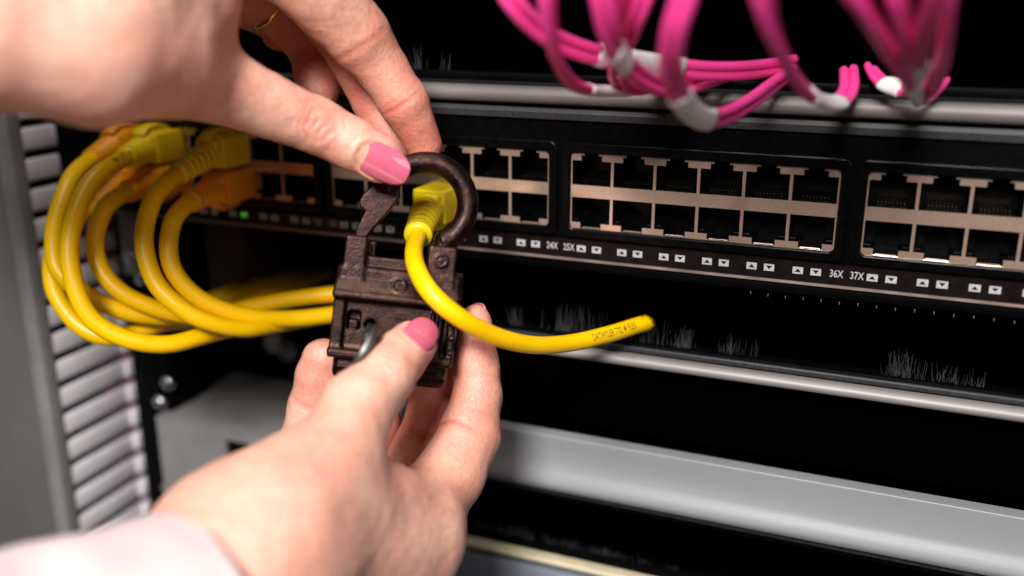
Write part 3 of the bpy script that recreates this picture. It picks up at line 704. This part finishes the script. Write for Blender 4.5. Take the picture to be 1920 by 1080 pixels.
# worn cast emblem and rivet
rr = np.hypot(X[..., 0]+.2, X[..., 1]-9.3)
D = np.where(X[..., 2] > -2.5, D-.28*np.exp(-((rr-1.7)/.45)**2)-.22*np.exp(-(rr/.7)**2), D)
rr = np.hypot(X[..., 0]-10.4, X[..., 1]-17.2)
D = np.where(X[..., 2] > -2.5, D-.3*np.exp(-((rr-1.6)/.4)**2)-.25*np.exp(-(rr/.8)**2), D)
for (cx, cy) in ((15.2, -7), (15.2, -3), (15.2, 1)):
    rr = np.hypot(X[..., 0]-cx, X[..., 1]-cy); D = np.where(X[..., 2] > -2, D-.25*np.exp(-((rr-.7)/.3)**2), D)
def bodyfinish(D, fd):
    v, f = surface_nets(D, fd.lo, fd.h); v = smooth_mesh(v, f, 2)
    n = vnormals(v, f)
    j = np.array([mnoise.noise(Vector((p*.45).tolist()))*.05+mnoise.noise(Vector((p*1.9).tolist()))*.04 for p in v])
    return v+n*j[:, None], f, n
v, f, n = bodyfinish(D.astype(np.float32), fd)
lk = thing('padlock', 'old dark brown cast iron padlock held open round the yellow cable', 'padlock', tuple(OL))
def lock_part(name, v, f, n, dust=True):
    me = mesh(name, LW(v)-OL, f)
    up = np.clip(n[:, 1]*.9+n[:, 2]*.1, 0, 1) if dust else n[:, 0]*0
    yl = v[:, 1]
    set_flush(me, np.clip((up-.4)/.6, 0, 1)*.6+(.5*np.exp(-((yl-7.2)/1.4)**2)*(n[:, 2] > .4)+.45*np.exp(-((yl+8.4)/.9)**2))*(v[:, 2] > -6) if name == 'body' else np.clip((up-.6)/.4, 0, 1)*.2)
    return link(name, me, M['iron'], lk, at=tuple(OL))
lock_part('body', v, f, n)
# shackle
fd = Field((-17, 13, -11), (20, 48, 0), .28); _, X = fd.sub(fd.lo, fd.lo+(fd.n-1)*fd.h)
cx, cy, Rk, rk, cz = 4.75, 32.3, 11.4, 2.95, -5.4
dx, dy = X[..., 0]-cx, X[..., 1]-cy; ang = np.degrees(np.arctan2(dy, dx)); ang = np.where(ang < -100, ang+360, ang)
tor = np.hypot(np.hypot(dx, dy)-Rk, X[..., 2]-cz)-rk
D = np.maximum(tor, np.where((ang > -62) & (ang < 172), -1.0, 3.0))
def L3(x, y, z=cz): return np.array([x, y, z])
def addc(D, a, b, ra, rb, k): return smin(D, cone(X, a, b, ra, rb), k)
e0 = L3(cx+Rk*math.cos(math.radians(-58)), cy+Rk*math.sin(math.radians(-58)))
D = addc(D, e0, L3(9.8, 16), 3.0, 3.2, 1.0)
# flattened hooked arm on the free side
poly = np.array([(-9.4, 36.5), (-3.0, 36.5), (-2.4, 33.4), (-4.9, 29.2), (-7.9, 24.9), (-10.3, 21.2), (-13.2, 21.0), (-13.5, 22.8), (-12.2, 26.4), (-11.5, 28.3), (-12.9, 29.2), (-13.4, 31.0), (-12.4, 33.0)])
def poly_sdf(x, y, pl):
    d = np.full(x.shape, 1e9); s = np.ones(x.shape)
    for i in range(len(pl)):
        a, b = pl[i], pl[i-1]; ex_, ey_ = b-a; wx, wy = x-a[0], y-a[1]
        t = np.clip((wx*ex_+wy*ey_)/(ex_*ex_+ey_*ey_), 0, 1); d = np.minimum(d, (wx-ex_*t)**2+(wy-ey_*t)**2)
        c1 = y >= a[1]; c2 = y < b[1]; c3 = ex_*wy > ey_*wx
        s = np.where((c1 & c2 & c3) | (~c1 & ~c2 & ~c3), -s, s)
    return s*np.sqrt(d)
pd = poly_sdf(X[..., 0], X[..., 1], poly); q = np.stack([pd+.5, np.abs(X[..., 2]-cz)-1.7+.5], -1)
arm = np.linalg.norm(np.maximum(q, 0), axis=-1)+np.minimum(q.max(-1), 0)-.5
D = smin(D, arm, 1.0)
v, f, n = bodyfinish(D.astype(np.float32), fd)
lock_part('shackle', v, f, n)
# key
kc = P(684, 655, 238)
kx = P(658, 706, 238)-P(714, 603, 245); kl = np.linalg.norm(kx); kx = kx/kl
vw = -ray(686, 652); vw /= np.linalg.norm(vw); kn = np.cross(kx, vw); kn /= np.linalg.norm(kn)
kn = math.cos(.03)*kn+math.sin(.03)*vw; kn /= np.linalg.norm(kn); ky = np.cross(kn, kx)
ky_ = thing('key', 'tarnished key with a round flat head sticking out of the padlock under the lower thumb', 'key', tuple(kc))
cu = plate('head', [[(7.4*math.cos(a), 6.4*math.sin(a)) for a in np.linspace(0, 2*math.pi, 40, endpoint=False)], [(2.6*math.cos(a)-2.5, 2.0*math.sin(a)) for a in np.linspace(0, 2*math.pi, 20, endpoint=False)]], 2.2, .6)
cv = np.array([q.co[:] for q in cu.vertices])/MM; cv[:, 1] -= 1.1
nv = cv[:, :1]*kx+cv[:, 2:3]*ky+cv[:, 1:2]*kn
cu.vertices.foreach_set('co', (nv*MM).ravel()); cu.update()
auto(link('head', fix(cu), M['key'], ky_, at=tuple(kc)))
tipk = LW([[-6.6, -2.4, -4]])[0]; st = kc-kx*3-vw*4
link('shaft', mesh('shaft', *tube([kc+(tipk-kc)*.35, tipk], 1.2, 14)), M['key'], ky_)

# ================================================================== HANDS
person = thing('person', 'two hands of a person with pink nail polish holding the padlock, pale pink sleeve', 'person', tuple(P(300, 560, 210)))
BIGLO, BIGHI = np.array([-400, -330, -300]), np.array([300, 100, 300])
def hand(name, palm, fingers, flush, creases, h=.75, label=None, nails=(), knuckles=()):
    v, f = build_hand(BIGLO, BIGHI, h, palm, fingers)
    n = vnormals(v, f)
    lum = np.array([mnoise.noise(Vector((p*.09).tolist()))*.55+mnoise.noise(Vector((p*.24).tolist()))*.16 for p in v])
    v = v+n*lum[:, None]
    crease_shade = np.zeros(len(v))  # shade of folds and wrinkles, painted into the skin colour
    for (c, axis, side, wd, depth, rad) in creases:      # fold lines: centre, direction across the fold, facing side
        c = np.asarray(c); axis = axis/np.linalg.norm(axis); side = side/np.linalg.norm(side)
        d = v-c; s = d@axis; fac = np.clip(n@side, 0, 1)
        lat = np.linalg.norm(d-np.outer(s, axis), axis=1); bow = .05*(d@np.cross(axis, side))**2/ max(rad, 1)
        ln = np.exp(-((s-bow)/wd)**2)*fac*np.clip(1.6-lat/rad, 0, 1); crease_shade += ln*depth*1.1
        v = v-n*(depth*ln)[:, None]
    for c, axis, side, sc, amp in knuckles:              # oval wrinkles over a joint
        side = side/np.linalg.norm(side); axis = axis-side*(axis@side); axis = axis/np.linalg.norm(axis); lat_ = np.cross(side, axis)
        d = v-c; a_ = d@axis/sc; b_ = d@lat_/sc; fac = np.clip(n@side*1.5-.1, 0, 1)
        a_ = a_+np.array([mnoise.noise(Vector((p*.35).tolist())) for p in d])*.8; rho = np.hypot(a_, b_/1.6); th = np.arctan2(b_, a_)
        disp = .22*np.exp(-(rho/3.2)**2)
        for i, rk_ in enumerate((1.15, 2.35, 3.6, 4.8)):
            wob = rk_+.22*np.sin(2*th+i*1.7)+.15*np.sin(3*th+i)
            disp = disp-(1, .95, .7, .35)[i]*np.exp(-((rho-wob)/.42)**2)*(.12+.88*np.abs(np.cos(th))**.8)
        crease_shade += np.clip(-disp, 0, 1)*amp*fac*1.1*(np.abs(d@side) < 9)
        v = v+side*(disp*amp*fac*(np.abs(d@side) < 9))[:, None]
    for base, tip, nr, half, _ in nails:                  # seat the nail and raise the fold of skin around it
        ax = tip-base; L = np.linalg.norm(ax); ax = ax/L; nr = nr-ax*(nr@ax); nr = nr/np.linalg.norm(nr); sd = np.cross(nr, ax)
        d = v-(base+tip)/2; x = d@ax; y = d@sd; z = d@nr
        el = ((np.abs(x)/(L/2))**2.5+(np.abs(y)/(half*1.03))**2.5)**.4
        near = (np.abs(z) < 5) & (n@nr > -.1)
        v = v+nr*(near*(.42*np.exp(-((el-1.17)/.11)**2)*np.clip((L*.36-x)/2.0, 0, 1)-.35*(el < 1.02)))[:, None]
    me = mesh(name, v, f)
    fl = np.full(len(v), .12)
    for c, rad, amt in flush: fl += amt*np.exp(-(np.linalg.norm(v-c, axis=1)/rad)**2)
    set_flush(me, fl+crease_shade)  # natural flush plus painted shade in the creases
    o = link(name, me, M['skin'], person, label=label)
    return o, v, f
def seg_axis(a, b): return (b[0]-a[0])/np.linalg.norm(b[0]-a[0])
def nail(parent, base, tip, nrm, half, R, *, name='fingernail', lift=.0, thick=.3, label=None):
    """curved plate from base to tip (points on the nail's centre line)"""
    half, R = half*1.06, R*1.06
    ax = tip-base; L = np.linalg.norm(ax); ax = ax/L; nrm = nrm-ax*(nrm@ax); nrm /= np.linalg.norm(nrm); sd = np.cross(nrm, ax)
    nu, nv_ = 22, 17; v, f = [], []
    for i in range(nu):
        u = math.sin(math.pi*(i/(nu-1)-.5))
        wd = half*max(1-abs(u)**2.5, .002)**.4*(1-.05*u)
        for j in range(nv_):
            s = (-1+2*j/(nv_-1))*wd; a = s/R
            c = (base+tip)/2+ax*(u*L/2)
            v.append(c+sd*R*math.sin(a)+nrm*(R*(math.cos(a)-1)+lift-.55*(u*u)*(1 if u > 0 else .55)))
    v = np.array(v); top = v+nrm*thick*.5; bot = v-nrm*thick*1.6
    n0 = len(v); V = np.concatenate([top, bot])
    for i in range(nu-1):
        for j in range(nv_-1):
            q = [i*nv_+j, i*nv_+j+1, (i+1)*nv_+j+1, (i+1)*nv_+j]; f.append(q[::-1]); f.append([k+n0 for k in q])
    rim = [j for j in range(nv_)]+[i*nv_+nv_-1 for i in range(1, nu)]+[(nu-1)*nv_+j for j in range(nv_-2, -1, -1)]+[i*nv_ for i in range(nu-2, 0, -1)]
    for a, b in zip(rim, rim[1:]+rim[:1]): f.append([a, b, b+n0, a+n0])
    me = fix(mesh(name, V, f))
    return link(name, me, M['polish'], parent, label=label)
VW = lambda px, py: -ray(px, py)/np.linalg.norm(ray(px, py))

# ---- upper (left) hand: pinches the shackle
T0, T1, T2, T3 = J(190, 60, 212, 150), J(395, 150, 232, 76), J(592, 236, 249, 52), J(712, 297, 254, 47)
I0, I1, I2, I3 = J(500, -110, 236, 82), J(668, 62, 258, 62), J(757, 190, 268, 46), J(794, 272, 274, 35)
palm = [[J(-330, -260, 182, 290), J(-40, -150, 193, 225), J(170, -60, 206, 185)],
        [J(-330, 20, 176, 150), J(-40, 62, 185, 122), J(170, 95, 199, 124), J(300, 100, 214, 110)],
        [J(170, 10, 208, 175), J(298, 15, 224, 126)],
        [J(298, 15, 224, 126), J(390, -130, 236, 78)],
        [J(170, 0, 212, 180), J(410, -120, 250, 92)],
        [J(130, 0, 225, 150), J(380, -100, 272, 88)],
        [J(90, 0, 240, 130), J(350, -70, 290, 80)]]
thumb = [T0, T1, J(500, 197, 241, 58), T2, J(660, 268, 252, 48), T3]
index = [J(390, -150, 238, 82), I0, I1, J(715, 128, 264, 47), I2, I3]
middle = [J(410, -110, 255, 88), J(560, -50, 272, 62), J(655, 90, 286, 50), J(705, 190, 289, 43), J(742, 268, 287, 36)]
ring = [J(380, -90, 276, 80), J(510, 5, 297, 52), J(592, 85, 304, 50), J(598, 140, 300, 44), J(600, 168, 296, 38)]
pinky = [J(350, -60, 292, 70), J(470, 10, 312, 44), J(528, 48, 318, 36), J(524, 62, 312, 32)]
up = np.array([0, 0, 1.0])
NAILS_U = [(P(671, 286, 246.6), P(765, 331, 249.2), VW(712, 305)-.22*U_-.05*R_, 5.0, 7.4)]
tax = seg_axis(T1, T3); iax = seg_axis(I1, I2)
cr = []
cr += [(P(672, 82, 256), iax, VW(672, 82)-.3*R_, 1.0, .38, 8), (P(750, 192, 264), iax, VW(752, 190)-.3*R_, .8, .40, 6), (P(743, 180, 264), iax, VW(752, 190)-.3*R_, .6, .2, 5),
       (ring[3][0]-U_*1.5, seg_axis(ring[2], ring[4]), VW(600, 150), .7, .5, 6)]
fl = [(T3[0], 11, .42), (T2[0], 9, .28), (I3[0], 13, .5), (I2[0], 10, .35), (I1[0], 14, .4), (middle[3][0], 25, .5), (ring[2][0], 25, .55), (P(330, 150, 225), 16, .18), (pinky[2][0], 16, .5)]
hu, hv, hf = hand('hand', palm, [thumb, index, middle, ring, pinky], fl, cr, label='upper hand pinching the shackle', nails=NAILS_U, h=.6,
    knuckles=[(P(598, 236, 243), tax, VW(598, 236)+.1*U_, 1.35, .40)])
nail(hu, *NAILS_U[0], label='pink painted thumbnail')
# gold ring on the fourth finger
rc, rd_ = P(487, 28, 288), np.array(ring[1][0]-ring[0][0]); rd_ /= np.linalg.norm(rd_)
a1 = np.cross(rd_, U_); a1 /= np.linalg.norm(a1); a2 = np.cross(rd_, a1)
rp_ = [ring[1][0]+9.3*(math.cos(t)*a1+math.sin(t)*a2) for t in np.linspace(0, 2*math.pi, 49)]
link('finger_ring', mesh('finger_ring', *tube(rp_, 1.15, 10, False)), M['ringgold'], hu, label='thin gold ring')

# ---- lower (right) hand: thumb in front of the padlock, fingers behind it
A1, A2, A3, A4 = J(525, 972, 206, 128), J(640, 832, 223, 77), J(722, 706, 238, 57), J(772, 648, 249.5, 46)
B0, B1, B2, B3 = J(770, 985, 252, 88), J(880, 812, 272, 58), J(893, 690, 277, 43), J(889, 602, 279, 31)
palm = [[J(-300, 1440, 150, 250), J(210, 1235, 180, 200), J(395, 1125, 196, 165), J(490, 1040, 205, 142)],
        [J(490, 1040, 205, 142), J(612, 905, 219, 96)],
        [J(470, 1040, 208, 180), J(760, 1030, 246, 100)],
        [J(600, 930, 224, 120), J(770, 985, 248, 92)],
        [J(450, 1080, 215, 170), J(700, 1100, 260, 120)],
        [J(400, 1100, 225, 150), J(600, 1060, 275, 100)]]
thumb = [A1, A2, J(672, 760, 231, 68), A3, J(748, 672, 244, 50), A4]
index = [J(700, 1050, 245, 110), B0, J(845, 890, 264, 62), B1, J(895, 745, 275, 46), B2, B3]
middle = [J(660, 1060, 262, 100), J(735, 950, 278, 62), J(790, 850, 290, 55), J(812, 770, 294, 47), J(815, 690, 291, 42), J(808, 630, 287, 36)]
ring = [J(600, 1040, 276, 92), J(665, 900, 296, 58), J(700, 790, 302, 50), J(680, 700, 298, 44), J(668, 640, 291, 36)]
pinky = [J(540, 1010, 285, 85), J(570, 870, 303, 56), J(588, 765, 302, 46), J(600, 705, 297, 44), J(606, 672, 293, 38)]
NAILS_L = [(P(779, 640, 240.6), P(812, 601, 248.5), .70*VW(796, 620)+.62*(.65*R_+.76*U_), 4.7, 6.0)]
bx_ = seg_axis(B1, B2); axT = seg_axis(A2, A4)
cr = [(P(898, 655, 276), bx_, VW(898, 655), .8, .45, 7), (P(900, 648, 276), bx_, VW(898, 655), .5, .3, 6), (P(842, 800, 268), seg_axis(B0, B1), VW(842, 800)-.6*R_, .9, .5, 8),
      (P(592, 742, 300), seg_axis(pinky[2], pinky[4]), VW(592, 742), .8, .6, 7), (P(592, 750, 300), seg_axis(pinky[2], pinky[4]), VW(592, 742), .6, .35, 7),
      (P(795, 835, 290), seg_axis(middle[1], middle[2]), VW(790, 830), .9, .7, 8), (P(797, 826, 290), seg_axis(middle[1], middle[2]), VW(790, 830), .6, .4, 8), (P(790, 848, 290), seg_axis(middle[1], middle[2]), VW(790, 830), .6, .3, 8)]
for o_, dp in ((-2.2, .3), (0, .4), (2.0, .3)): cr.append((A3[0]+axT*o_, axT, VW(722, 700)-.4*R_+.3*U_, .6, dp, 6))
fl = [(A4[0], 10, .4), (A3[0], 9, .16), (B3[0], 13, .5), (B2[0], 11, .3), (B1[0], 13, .42), (B0[0], 16, .3), (middle[2][0], 20, .42), (middle[3][0], 12, .3), (pinky[4][0], 15, .45), (P(700, 930, 235), 14, .3), (P(560, 960, 205), 22, .2)]
hl, hv2, hf2 = hand('hand', palm, [thumb, index, middle, ring, pinky], fl, cr, label='lower hand gripping the padlock body', nails=NAILS_L, h=.65, knuckles=[(P(728, 694, 231), axT, VW(728, 694)+.1*U_-.1*R_, 1.0, .22)])
NL = NAILS_L[0]; nail(hl, *NL, label='pink painted thumbnail')
nail(hl, P(904, 600, 284.0), P(898, 567, 283.2), R_*.75-.95*VW(915, 590), 3.6, 4.6, label='pink painted nail')

# ---- sleeves
def sleeve(parent, pts, rad, label):
    p, s = spline(pts, 14); n = 90; q = resample(p, s, 0, s[-1], n); u = np.linspace(0, 1, n)
    r = np.interp(u, np.linspace(0, 1, len(rad)), rad)
    v, f = tube(q, r, 72, cap=False)
    v = v.reshape(n, 72, 3); t, nn, bb = frames(q)
    for i in range(n):
        for k in range(72):
            d = v[i, k]-q[i]; L = np.linalg.norm(d); w_ = mnoise.noise(Vector((v[i, k]*.05).tolist()))*1.6+mnoise.noise(Vector((v[i, k]*np.array([.10, .10, .16])).tolist()))*.8
            v[i, k] = q[i]+d*(1+w_/L)
    out = v.reshape(-1, 3)
    inner = np.stack([q[i]+(v[i]-q[i])*.955 for i in range(n)]).reshape(-1, 3); m = len(out)
    f2 = [[a+m for a in qd[::-1]] for qd in f]
    rim = []
    for i in (0, n-1):
        for k in range(72):
            k2 = (k+1) % 72; rim.append([i*72+k, i*72+k2, m+i*72+k2, m+i*72+k])
    me = fix(mesh('sleeve', np.concatenate([out, inner]), f+f2+rim))
    return link('sleeve', me, M['cloth'], parent, label=label)
sleeve(hl, [P(388, 1165, 192), P(230, 1232, 180), P(0, 1320, 168), P(-350, 1450, 150)], [24.5, 26.5, 28, 33], 'pale pink sleeve cuff')
sleeve(hu, [P(-210, -140, 190), P(-420, -250, 182), P(-900, -420, 168)], [35, 38, 42], 'pale pink sleeve of the upper arm')
